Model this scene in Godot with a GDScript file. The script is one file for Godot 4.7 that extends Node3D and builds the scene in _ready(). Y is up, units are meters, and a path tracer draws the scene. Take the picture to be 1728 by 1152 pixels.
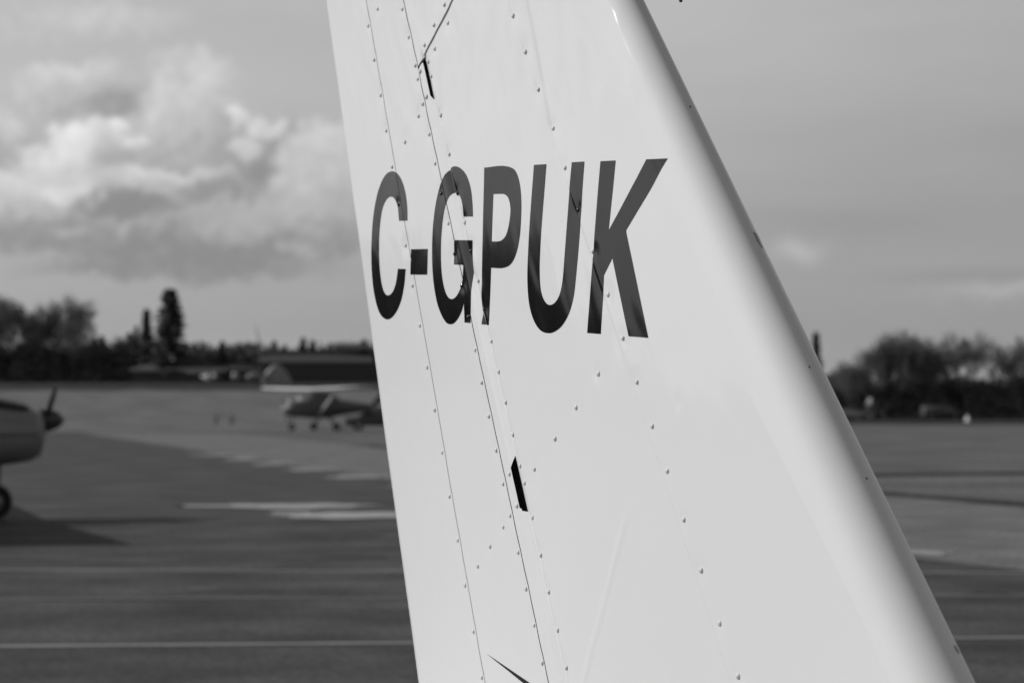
extends Node3D
# A light airplane's fin and rudder on a small airfield, black-and-white, early spring sun.

const EYE := Vector3(0, 1.4, 0)
const FWD := Vector3(0.46767558, -0.06809837, 0.88127304)
const UPV := Vector3(0.03192205, 0.99767861, 0.0601529)
const STB := Vector3(-0.88332357, 0.0, 0.46876376)
const LIFT := 1.566
const NOSE := 0.14
const KT := Vector2(-0.6154, -0.4053)      # trailing edge:  u = x + y * v
const KS := Vector2(-0.3027, -0.4943)      # rudder skin seam
const KH := Vector2(-0.0363, -0.5770)      # hinge line
const KB := Vector2(0.0134, -0.6031)       # bead at the foot of the hinge fairing
const KR := Vector2(0.5300, -0.7550)       # lap seam of the nose skin
const KL := Vector2(1.00104, -0.91549)     # leading edge
const TO_SUN := Vector3(-0.8434, 0.5283, -0.0980)
# small dings in the nose skin: u, v, depth
const DINGS := [Vector3(0.444, 0.555, 0.0012), Vector3(0.425, 0.60, 0.0008), Vector3(0.66, 0.40, 0.0005), Vector3(0.74, -0.10, 0.0004), Vector3(0.34, -0.05, 0.0004)]
const VBOT := -0.86
const VTOP := 1.02

var rng := RandomNumberGenerator.new()
var wob := FastNoiseLite.new()
var sky_a := FastNoiseLite.new()
var sky_b := FastNoiseLite.new()
var names := {}
var M := {}
var dimples := PackedVector2Array()

# ---------------------------------------------------------------- helpers
func numbered(called: String) -> String:
	var k: int = names.get(called, 0)
	names[called] = k + 1
	return called if k == 0 else "%s_%03d" % [called, k]

func lum(x: float) -> Color:
	return Color(x, x, x).linear_to_srgb()

func mat(called: String, base: float, rough: float, spec := 0.5, metal := 0.0) -> StandardMaterial3D:
	var m := StandardMaterial3D.new()
	m.resource_name = called
	m.albedo_color = lum(base)
	m.roughness = rough
	m.metallic_specular = spec
	m.metallic = metal
	M[called] = m
	return m

func noise_tex(sd: int, freq: float, lo: float, hi: float, size := 512, kind := FastNoiseLite.TYPE_SIMPLEX_SMOOTH, oct := 5) -> NoiseTexture2D:
	var n := FastNoiseLite.new()
	n.seed = sd
	n.noise_type = kind
	n.frequency = freq
	n.fractal_octaves = oct
	var t := NoiseTexture2D.new()
	t.width = size
	t.height = size
	t.seamless = true
	t.noise = n
	var g := Gradient.new()
	g.set_color(0, Color(lo, lo, lo))
	g.set_color(1, Color(hi, hi, hi))
	t.color_ramp = g
	return t

func rough_ground(m: StandardMaterial3D, sd: int, fine: float, coarse: float, lo: float, hi: float) -> void:
	m.albedo_texture = noise_tex(sd, 0.02, lo, hi)
	m.uv1_triplanar = true
	m.uv1_world_triplanar = true
	m.uv1_scale = Vector3.ONE * fine
	m.detail_enabled = true
	m.detail_blend_mode = BaseMaterial3D.BLEND_MODE_MUL
	m.detail_albedo = noise_tex(sd + 7, 0.011, lo, hi)
	m.detail_uv_layer = BaseMaterial3D.DETAIL_UV_2
	m.uv2_triplanar = true
	m.uv2_world_triplanar = true
	m.uv2_scale = Vector3.ONE * coarse

func tag(o: Node, label: String, category := "", group := "", kind := "") -> Node:
	if label: o.set_meta("label", label)
	if category: o.set_meta("category", category)
	if group: o.set_meta("group", group)
	if kind: o.set_meta("kind", kind)
	return o

func root_of(called: String, where: Vector3, turn := 0.0) -> Node3D:
	var o := Node3D.new()
	o.name = numbered(called)
	add_child(o)
	o.position = where
	o.rotation.y = turn
	return o

func put(called: String, mesh: Mesh, m: Material, parent: Node) -> MeshInstance3D:
	var o := MeshInstance3D.new()
	o.name = numbered(called) if parent == self else called
	o.mesh = mesh
	o.material_override = m
	parent.add_child(o, true)
	if parent != self:      # repeats under one thing: leg, leg_001, ...
		var base := called
		var k := 0
		for c in parent.get_children():
			if c != o and (c.name == base or str(c.name).begins_with(base + "_0")): k += 1
		if k: o.name = "%s_%03d" % [base, k]
	return o

func tool() -> SurfaceTool:
	var st := SurfaceTool.new()
	st.begin(Mesh.PRIMITIVE_TRIANGLES)
	return st

func done(st: SurfaceTool) -> ArrayMesh:
	st.index()
	st.generate_normals()
	return st.commit()

func tri(st: SurfaceTool, a: Vector3, b: Vector3, c: Vector3) -> void:
	st.add_vertex(a); st.add_vertex(b); st.add_vertex(c)

func quad(st: SurfaceTool, a: Vector3, b: Vector3, c: Vector3, d: Vector3) -> void:
	tri(st, a, b, c); tri(st, a, c, d)

func sheet(rows: Array, close := false) -> ArrayMesh:
	# rows of equal length PackedVector3Array -> smooth surface
	var st := tool()
	st.set_smooth_group(0)
	for i in rows.size() - 1:
		var a: PackedVector3Array = rows[i]
		var b: PackedVector3Array = rows[i + 1]
		var n := a.size()
		for j in (n if close else n - 1):
			var k := (j + 1) % n
			tri(st, a[j], b[j], b[k])
			tri(st, a[j], b[k], a[k])
	return done(st)

func box(st: SurfaceTool, c: Vector3, s: Vector3, bev := 0.0, turn := Basis()) -> void:
	var h := s / 2.0
	var q := []
	for k in 8:
		q.append(c + turn * Vector3(h.x * (1 if k & 1 else -1), h.y * (1 if k & 2 else -1), h.z * (1 if k & 4 else -1)))
	st.set_smooth_group(-1)
	for f in [[0, 2, 3, 1], [4, 5, 7, 6], [0, 4, 6, 2], [1, 3, 7, 5], [2, 6, 7, 3], [0, 1, 5, 4]]:
		quad(st, q[f[0]], q[f[3]], q[f[2]], q[f[1]])

func box_mesh(c: Vector3, s: Vector3, turn := Basis()) -> ArrayMesh:
	var st := tool()
	box(st, c, s, 0.0, turn)
	return done(st)

func tube(st: SurfaceTool, pts: Array, radii: Array, sides := 8, caps := true) -> void:
	var prev := PackedVector3Array()
	for i in pts.size():
		var d: Vector3 = (pts[min(i + 1, pts.size() - 1)] - pts[max(i - 1, 0)]).normalized()
		var x := d.cross(Vector3.UP if absf(d.y) < 0.9 else Vector3.RIGHT).normalized()
		var y := d.cross(x)
		var ring := PackedVector3Array()
		for k in sides:
			var a := TAU * k / sides
			ring.append(pts[i] + (x * cos(a) + y * sin(a)) * radii[i])
		st.set_smooth_group(1)
		if i:
			for k in sides:
				quad(st, prev[k], prev[(k + 1) % sides], ring[(k + 1) % sides], ring[k])
		if caps and (i == 0 or i == pts.size() - 1):
			st.set_smooth_group(-1)
			for k in sides:
				if i == 0: tri(st, pts[i], ring[(k + 1) % sides], ring[k])
				else: tri(st, pts[i], ring[k], ring[(k + 1) % sides])
		prev = ring

func tube_mesh(pts: Array, radii: Array, sides := 8) -> ArrayMesh:
	var st := tool()
	tube(st, pts, radii, sides)
	return done(st)

func lathe(profile: Array, axis := 1, sides := 20) -> ArrayMesh:
	# profile of [along, radius]
	var rows := []
	for p in profile:
		var r := PackedVector3Array()
		for k in sides:
			var a := TAU * k / sides
			var v := Vector3(cos(a) * p[1], p[0], sin(a) * p[1])
			if axis == 0: v = Vector3(v.y, v.x, v.z)
			if axis == 2: v = Vector3(v.x, v.z, v.y)
			r.append(v)
		rows.append(r)
	return sheet(rows, true)

func loft(sec: Array, sides := 28) -> ArrayMesh:
	# sections [along x, centre y, half width z, half height y, exponent]
	var rows := []
	for s in sec:
		var r := PackedVector3Array()
		for k in sides:
			var a := TAU * k / sides
			var c := cos(a)
			var d := sin(a)
			r.append(Vector3(s[0], s[1] + signf(d) * pow(absf(d), 2.0 / s[4]) * s[3], signf(c) * pow(absf(c), 2.0 / s[4]) * s[2]))
		rows.append(r)
	for e in [0, sec.size() - 1]:
		var c := PackedVector3Array()
		for k in sides: c.append(Vector3(sec[e][0], sec[e][1], 0))
		if e == 0: rows.push_front(c)
		else: rows.append(c)
	return sheet(rows, true)

func foil(stations: Array, upright := false) -> ArrayMesh:
	# stations [span, leading x, y, chord, thickness share]
	var rows := []
	for s in stations:
		var r := PackedVector3Array()
		for k in 24:
			var a := TAU * k / 24.0
			var x := 0.5 * (1.0 + cos(a))
			var t: float = s[4] * 5.0 * (0.2969 * sqrt(1.0 - x + 1e-4) - 0.126 * (1.0 - x) - 0.3516 * pow(1.0 - x, 2) + 0.2843 * pow(1.0 - x, 3) - 0.1 * pow(1.0 - x, 4)) * signf(sin(a) + 1e-6)
			var px: float = s[1] - s[3] * (1.0 - x)
			r.append(Vector3(px, s[0], t * s[3]) if upright else Vector3(px, s[2] + t * s[3], s[0]))
		rows.append(r)
	for e in [0, stations.size() - 1]:
		var m := Vector3.ZERO
		var src: PackedVector3Array = rows[0] if e == 0 else rows[rows.size() - 1]
		for p in src: m += p / 24.0
		var c := PackedVector3Array()
		for k in 24: c.append(m)
		if e == 0: rows.push_front(c)
		else: rows.append(c)
	return sheet(rows, true)

# ---------------------------------------------------------------- the fin's surface, in its own u (forward), v (up) and thickness
func line(k: Vector2, v: float) -> float:
	return k.x + k.y * v

func half_max(v: float) -> float:
	return 0.056 - 0.016 * v

func nose_w(v: float, a: float) -> float:
	return half_max(v) * signf(cos(a)) * sqrt(maxf(0.0, 1.0 - pow(sin(a), 3.0)))

func half_hinge(v: float) -> float:
	return 0.046 - 0.014 * v

func smooth_w(u: float, v: float) -> float:
	var t := line(KT, v)
	var h := line(KH, v)
	if u <= h:
		return 0.003 + (half_hinge(v) - 0.003) * maxf(0.0, (u - t) / (h - t))
	var c := line(KL, v) - NOSE
	if u < c:
		return half_max(v) - (half_max(v) - half_hinge(v)) * pow((c - u) / (c - h), 2)
	var q := minf(0.9995, (u - c) / NOSE)
	return half_max(v) * sqrt(1.0 - pow(q, 3.0))

func ridge(u: float, v: float, a: Vector2, b: Vector2, wide: float) -> float:
	# soft crease along a segment, fading at its ends
	var d := b - a
	var s := clampf((Vector2(u, v) - a).dot(d) / d.length_squared(), 0.0, 1.0)
	var off := (Vector2(u, v) - a - d * s).length() / wide
	return exp(-off * off) * smoothstep(0.0, 0.15, s) * smoothstep(1.0, 0.75, s)

func relief(u: float, v: float) -> float:
	var w := wob.get_noise_2d(u * 100.0, v * 60.0) * 0.0009
	# dents and slack metal, long along the ribs, stronger on the fin's upper skin
	var slack := 0.30 + 1.5 * smoothstep(0.29, 0.45, v) * smoothstep(-0.3, 0.1, u - line(KB, v) - 0.02 + 0.3)
	w += 0.00075 * slack * wob.get_noise_2d(u * 330.0 + v * 210.0 + 900.0, v * 120.0 - u * 60.0)
	if u > line(KH, v):
		var d := absf(u - line(KB, v)) / 0.025
		if d < 1.0 and v < 0.535:
			w -= 0.0050 * pow(1.0 - d, 1.6)
		w += 0.0005 * smoothstep(0.0, 0.0016, u - line(KR, v))
		# a kink in the skin that starts above the frame and dies out beside the letters
		var kd := (u - (0.431 - 0.474 * v)) * 0.904
		w -= 0.0046 * smoothstep(-0.007, 0.007, kd) * exp(-maxf(kd, 0.0) / 0.07) * smoothstep(0.245, 0.42, v) * smoothstep(0.95, 0.80, v)
		w += 0.0012 * ridge(u, v, Vector2(0.60, -0.27), Vector2(0.40, -0.75), 0.006)
		w += 0.0004 * ridge(u, v, Vector2(0.45, 0.58), Vector2(0.60, 0.30), 0.010)
		w += 0.0004 * ridge(u, v, Vector2(0.61, 0.33), Vector2(0.86, -0.08), 0.014)
		w -= 0.0003 * ridge(u, v, Vector2(0.36, 0.52), Vector2(0.50, 0.33), 0.012)
	for p in DINGS:
		var g := (Vector2(p.x, p.y) - Vector2(u, v)) / Vector2(0.010, 0.016)
		if g.length_squared() < 6.0: w -= p.z * exp(-g.length_squared())
	for p in dimples:
		var q := (p - Vector2(u, v)).length_squared() / 0.00030
		if q < 6.0: w -= (0.0008 + 0.0007 * smoothstep(0.3, 0.4, v)) * exp(-q)
	return w

func W(u: float, v: float) -> float:
	return smooth_w(u, v) + relief(u, v)

func skin_normal(u: float, v: float) -> Vector3:
	var e := 0.0008
	return Vector3(W(u - e, v) - W(u + e, v), W(u, v - e) - W(u, v + e), 2.0 * e).normalized()

func at_uv(u: float, v: float, off := 0.0) -> Vector3:
	return Vector3(u, v + LIFT, W(u, v)) + skin_normal(u, v) * off

func diag_v(k: Vector2) -> float:
	return (0.527 + 0.788 * (k.x + 0.311)) / (1.0 - 0.788 * k.y)

# a column of the skin's grid: [line, what (0 starboard, 1 nose, 2 port, -1 starboard lip, -2 port lip), angle]
func col_point(c: Array, v: float) -> Vector3:
	var k: Vector2 = c[0]
	var u := line(k, v)
	match c[1]:
		1:
			var a: float = c[2]
			var uu := line(KL, v) - NOSE + NOSE * sin(a)
			return Vector3(uu, v + LIFT, nose_w(v, a) + relief(uu, v) * maxf(0.0, cos(a)))
		2: return Vector3(u, v + LIFT, -smooth_w(u, v))
		-1: return Vector3(u, v + LIFT, W(u, v) - 0.006)
		-2: return Vector3(u, v + LIFT, -smooth_w(u, v) + 0.006)
	return Vector3(u, v + LIFT, W(u, v))

func between(a: Vector2, b: Vector2, n: int, first := true) -> Array:
	var out := []
	for i in range(0 if first else 1, n + 1):
		out.append([a.lerp(b, float(i) / n), 0, 0.0])
	return out

func panel(cols: Array, rows_of: Callable, n: int) -> ArrayMesh:
	# cols run from aft to forward as seen from starboard; rows_of(col, i) gives v
	var rows := []
	for c in cols:
		var r := PackedVector3Array()
		for i in n:
			r.append(col_point(c, rows_of.call(c, i)))
		rows.append(r)
	return sheet(rows)

func letter_mesh(outer: PackedVector2Array, hole: PackedVector2Array, grids: Array, off := 0.0006) -> ArrayMesh:
	var st := tool()
	var lo := outer[0]
	var hi := outer[0]
	for p in outer:
		lo = lo.min(p)
		hi = hi.max(p)
	for g in grids:
		for i in g.cols.size() - 1:
			var a: Vector2 = g.cols[i]
			var b: Vector2 = g.cols[i + 1]
			for j in g.rows.size() - 1:
				var v0: float = g.rows[j]
				var v1: float = g.rows[j + 1]
				if v1 < lo.y or v0 > hi.y: continue
				var cell := PackedVector2Array([Vector2(line(a, v0), v0), Vector2(line(b, v0), v0), Vector2(line(b, v1), v1), Vector2(line(a, v1), v1)])
				if maxf(cell[1].x, cell[2].x) < lo.x or minf(cell[0].x, cell[3].x) > hi.x: continue
				for piece in Geometry2D.intersect_polygons(outer, cell):
					var parts := [piece]
					if hole.size(): parts = Geometry2D.clip_polygons(piece, hole)
					for poly in parts:
						var ix := Geometry2D.triangulate_polygon(poly)
						for t in range(0, ix.size(), 3):
							var tr := [poly[ix[t]], poly[ix[t + 1]], poly[ix[t + 2]]]
							if (tr[1] - tr[0]).cross(tr[2] - tr[0]) > 0.0: tr.reverse()
							for p in tr:
								st.set_normal(skin_normal(p.x, p.y))
								st.add_vertex(at_uv(p.x, p.y, off))
	st.index()
	return st.commit()

func curve(flat: Array, corner := 38.0) -> PackedVector2Array:
	# smooths an outline through its points, keeping the sharp corners
	var p := PackedVector2Array()
	for i in range(0, flat.size(), 2): p.append(Vector2(flat[i], flat[i + 1]))
	var n := p.size()
	var tan_ := []
	for i in n:
		var a := (p[i] - p[(i + n - 1) % n]).normalized()
		var b := (p[(i + 1) % n] - p[i]).normalized()
		tan_.append(Vector2.ZERO if absf(a.angle_to(b)) > deg_to_rad(corner) else (a + b).normalized())
	var out := PackedVector2Array()
	for i in n:
		var j := (i + 1) % n
		var d := p[i].distance_to(p[j])
		var chord := (p[j] - p[i]) / d
		var t0: Vector2 = (tan_[i] if tan_[i] != Vector2.ZERO else chord) * d
		var t1: Vector2 = (tan_[j] if tan_[j] != Vector2.ZERO else chord) * d
		var steps := 1 if t0.normalized().dot(chord) > 0.9995 and t1.normalized().dot(chord) > 0.9995 else 5
		for s in steps:
			var t := float(s) / steps
			out.append(p[i] * (2 * t * t * t - 3 * t * t + 1) + t0 * (t * t * t - 2 * t * t + t) + p[j] * (-2 * t * t * t + 3 * t * t) + t1 * (t * t * t - t * t))
	return out

# ---------------------------------------------------------------- sky
func sky_tone(az: float, el: float, puffs: Array, framed: bool) -> float:
	# az, el in degrees; returns an sRGB grey
	var d := Vector3(sin(deg_to_rad(az)) * cos(deg_to_rad(el)), sin(deg_to_rad(el)), -cos(deg_to_rad(az)) * cos(deg_to_rad(el)))
	var near_sun := d.dot(TO_SUN)
	# clear air: hazier and brighter towards the sun, darkened away from it and overhead to lower the ambient light
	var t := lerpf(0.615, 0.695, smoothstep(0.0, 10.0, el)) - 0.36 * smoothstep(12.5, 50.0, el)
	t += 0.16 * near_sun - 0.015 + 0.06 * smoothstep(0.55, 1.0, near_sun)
	# thin streaks of high cloud everywhere
	var flat := Vector3(d.x, d.y * 5.0, d.z)
	t += 0.030 * sky_b.get_noise_3dv(flat * 260.0)
	t += 0.016 * sky_b.get_noise_3dv(flat * 800.0 + Vector3.ONE * 40.0)
	# heaped cloud, in banks near the horizon
	var bank := sky_a.get_noise_3dv(Vector3(d.x, d.y * 1.8, d.z) * 230.0 + Vector3.ONE * 91.0)
	var cover := smoothstep(0.05, 0.30, bank) * smoothstep(58.0, 16.0, el) * smoothstep(0.5, 3.0, el)
	if framed: cover *= smoothstep(12.0, 16.0, absf(az)) if el < 11.0 else smoothstep(11.0, 14.0, el)
	if cover > 0.0:
		var shade := sky_a.get_noise_3dv(d * 600.0)
		t = lerpf(t, 0.70 + 0.20 * shade + 0.5 * (bank - 0.3) + 0.15 * near_sun, cover * 0.95)
	if puffs.size():
		# the same direction in the units the puffs are given in (1/67.9 degree, to the right and down)
		var x := 864.0 + az * 67.9
		var y := 690.0 - el * 67.9
		if x < 800.0:
			var w1 := Vector2(sky_a.get_noise_2d(x * 0.9, y * 0.9), sky_a.get_noise_2d(x * 0.9 + 700.0, y * 0.9))
			var w2 := Vector2(sky_a.get_noise_2d(x * 3.2 + 90.0, y * 3.2), sky_a.get_noise_2d(x * 3.2, y * 3.2 + 300.0))
			var w3 := sky_a.get_noise_2d(x * 1.9 + 60.0, y * 2.7 - 80.0)
			var q0 := Vector2(x, y) + w1 * 18.0 + w2 * 13.0
			for p in puffs:
				var q := Vector2((q0.x - p[0]) / p[2], (q0.y - p[1]) / p[3])
				var r := q.length()
				if r < 1.0:
					var a: float = smoothstep(1.0, p[6] + 0.15, r) * minf(1.0, p[5] * 1.1)
					var tone: float = 0.70 + (p[4] - 0.70) * 1.5 + 1.4 * p[7] * clampf(q.dot(Vector2(-0.45, -0.9)), -0.8, 0.9) + 0.035 * w2.x + 0.035 * w3
					t = lerpf(t, tone, a)
		var px := Vector2((x - 1345.0) / 42.0, (y - 426.0 - 6.0 * sin(x * 0.07)) / 19.0)
		t += 0.085 * exp(-px.length_squared())
		px = Vector2((x - 1700.0) / 120.0, (y - 497.0 - sky_a.get_noise_2d(x, y) * 26.0) / 17.0)
		t += 0.065 * exp(-px.length_squared())
		px = Vector2((x - 1640.0) / 170.0, (y - 470.0) / 12.0)
		t -= 0.03 * exp(-px.length_squared())
		px = Vector2((x - 1400.0) / 260.0, (y - 375.0 - 0.06 * (x - 1400.0)) / 26.0)
		t -= 0.018 * exp(-px.length_squared())
		px = Vector2((x - 1180.0) / 260.0, (y - 20.0) / 260.0)
		t += 0.035 * exp(-px.length_squared())
	return clampf(t, 0.0, 0.95)

func build_sky() -> Sky:
	sky_a.seed = 21
	sky_a.frequency = 0.009
	sky_a.fractal_octaves = 4
	sky_b.seed = 5
	sky_b.frequency = 0.008
	sky_b.fractal_octaves = 3
	# cumulus bank, back to front: place, half sizes, grey, strength, where its edge begins, how strongly its sunny side differs
	var puffs := [
		[190, 45, 170, 42, 0.765, 0.6, 0.1, 0.02], [60, 70, 130, 40, 0.745, 0.5, 0.1, 0.01],
		[330, 175, 95, 95, 0.740, 0.9, 0.45, 0.07], [305, 165, 40, 60, 0.770, 0.6, 0.2, 0.05], [270, 200, 55, 50, 0.735, 0.7, 0.3, 0.06], [290, 120, 60, 45, 0.745, 0.6, 0.2, 0.04], [130, 165, 120, 60, 0.735, 0.9, 0.4, 0.08], [95, 150, 45, 40, 0.755, 0.7, 0.2, 0.04], [170, 130, 60, 34, 0.755, 0.7, 0.2, 0.04],
		[195, 182, 70, 42, 0.635, 0.75, 0.1, 0.04], [350, 150, 40, 60, 0.770, 0.6, 0.1, 0.05], [240, 235, 130, 60, 0.720, 0.8, 0.2, 0.04],
		[20, 255, 120, 70, 0.700, 0.85, 0.4, 0.07], [20, 228, 60, 28, 0.765, 0.7, 0.2, 0.05],
		[330, 250, 190, 110, 0.700, 0.8, 0.3, 0.06], [300, 205, 90, 60, 0.750, 0.7, 0.2, 0.05],
		[440, 250, 110, 80, 0.665, 0.9, 0.4, 0.08], [465, 285, 55, 55, 0.620, 0.85, 0.2, 0.02],
		[560, 300, 110, 110, 0.720, 0.95, 0.55, 0.06], [540, 240, 60, 45, 0.760, 0.6, 0.2, 0.04], [620, 260, 90, 90, 0.735, 0.8, 0.4, 0.05],
		[400, 208, 30, 22, 0.800, 0.8, 0.2, 0.06], [437, 222, 30, 22, 0.785, 0.8, 0.2, 0.06], [466, 214, 26, 20, 0.790, 0.75, 0.15, 0.05], [412, 255, 40, 20, 0.775, 0.7, 0.2, 0.05],
		[180, 285, 130, 80, 0.715, 0.9, 0.5, 0.11], [135, 255, 50, 50, 0.830, 0.8, 0.2, 0.06], [170, 222, 36, 24, 0.810, 0.75, 0.2, 0.06], [206, 212, 18, 24, 0.850, 0.85, 0.2, 0.05],
		[237, 245, 24, 20, 0.830, 0.8, 0.2, 0.06], [100, 285, 90, 40, 0.800, 0.75, 0.2, 0.06], [230, 280, 90, 55, 0.680, 0.7, 0.2, 0.05], [200, 330, 200, 50, 0.720, 0.8, 0.3, 0.06],
		[60, 340, 150, 60, 0.745, 0.8, 0.3, 0.06], [25, 318, 60, 26, 0.800, 0.7, 0.2, 0.05], [125, 330, 70, 26, 0.800, 0.75, 0.2, 0.05], [270, 300, 110, 22, 0.775, 0.75, 0.2, 0.04], [350, 296, 70, 16, 0.760, 0.7, 0.2, 0.03],
		[215, 352, 130, 30, 0.590, 0.85, 0.2, 0.02], [360, 325, 90, 34, 0.625, 0.75, 0.2, 0.03], [90, 400, 200, 45, 0.625, 0.8, 0.2, 0.03], [470, 370, 170, 45, 0.690, 0.75, 0.2, 0.04],
		[520, 330, 80, 40, 0.725, 0.7, 0.2, 0.04], [330, 420, 330, 50, 0.605, 0.85, 0.3, 0.02], [390, 395, 110, 26, 0.690, 0.7, 0.2, 0.03], [140, 398, 50, 14, 0.690, 0.6, 0.2, 0.03],
		[215, 392, 16, 18, 0.705, 0.6, 0.2, 0.03], [560, 400, 120, 40, 0.640, 0.7, 0.3, 0.03], [300, 460, 320, 26, 0.600, 0.7, 0.2, 0.01], [500, 425, 60, 16, 0.685, 0.6, 0.2, 0.03], [100, 447, 60, 9, 0.675, 0.6, 0.2, 0.01], [178, 470, 26, 9, 0.680, 0.6, 0.2, 0.01],
	]
	var w := 1024
	var im := Image.create(w, w / 2, false, Image.FORMAT_RGB8)
	for j in w / 2:
		var el := 90.0 - (j + 0.5) * 360.0 / w
		for i in w:
			var az := wrapf((i + 0.5) * 360.0 / w, -180.0, 180.0)
			var t := 0.40
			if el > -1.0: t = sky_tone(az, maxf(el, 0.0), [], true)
			im.set_pixel(i, j, Color(t, t, t))
	im.resize(4096, 2048, Image.INTERPOLATE_CUBIC)
	for j in 1024:      # close the seam where the panorama's two ends meet
		var a := im.get_pixel(4091, j)
		var b := im.get_pixel(4, j)
		for k in 8: im.set_pixel((4092 + k) % 4096, j, a.lerp(b, (k + 1) / 9.0))
	for j in range(855, 1024):
		var el := 90.0 - (j + 0.5) * 360.0 / 4096.0
		for i in range(-190, 190):
			var az := (i + 0.5) * 360.0 / 4096.0
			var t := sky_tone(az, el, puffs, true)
			var edge := smoothstep(16.6, 14.0, absf(az)) * smoothstep(14.8, 13.0, el)
			var was := im.get_pixel(posmod(i, 4096), j).r
			t = lerpf(was, t, edge)
			im.set_pixel(posmod(i, 4096), j, Color(t, t, t))
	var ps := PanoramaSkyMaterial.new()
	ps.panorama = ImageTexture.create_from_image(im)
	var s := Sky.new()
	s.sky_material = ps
	return s

# ---------------------------------------------------------------- ground
func ground_y(x: float, z: float) -> float:
	var d := -z
	var left := 1.0 - smoothstep(-10.0, 22.0, x)
	return 5.2 * smoothstep(140.0, 345.0, d) * left

func ax(px: float, d: float) -> float:
	return (px - 864.0) / 3892.0 * d

func gp(px: float, d: float) -> Vector3:
	var x := ax(px, d)
	return Vector3(x, ground_y(x, -d), -d)

func flat_poly(pts: PackedVector2Array, y: float) -> ArrayMesh:
	var st := tool()
	var ix := Geometry2D.triangulate_polygon(pts)
	for t in range(0, ix.size(), 3):
		var tr := [pts[ix[t]], pts[ix[t + 1]], pts[ix[t + 2]]]
		if (tr[1] - tr[0]).cross(tr[2] - tr[0]) < 0.0: tr.reverse()
		for p in tr:
			st.set_normal(Vector3.UP)
			st.add_vertex(Vector3(p.x, y, p.y))
	return st.commit()

func ragged(pts: Array, amount: float, step: float) -> PackedVector2Array:
	var out := PackedVector2Array()
	for i in pts.size():
		var a: Vector2 = pts[i]
		var b: Vector2 = pts[(i + 1) % pts.size()]
		var n := int(clampf(a.distance_to(b) / step, 1, 60))
		var side := (b - a).normalized().orthogonal()
		for k in n:
			var p := a.lerp(b, float(k) / n)
			out.append(p + side * amount * wob.get_noise_2d(p.x * 90.0 / step, p.y * 90.0 / step))
	return out

func blob(c: Vector2, rx: float, rz: float, sd: float, n := 48) -> PackedVector2Array:
	var out := PackedVector2Array()
	for k in n:
		var a := TAU * k / n
		var q := Vector2(cos(a), sin(a))
		var r := 1.0 + 0.55 * wob.get_noise_2d(q.x * 30.0 + sd * 57.0, q.y * 30.0)
		out.append(c + Vector2(q.x * rx, q.y * rz) * r)
	return out

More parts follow.
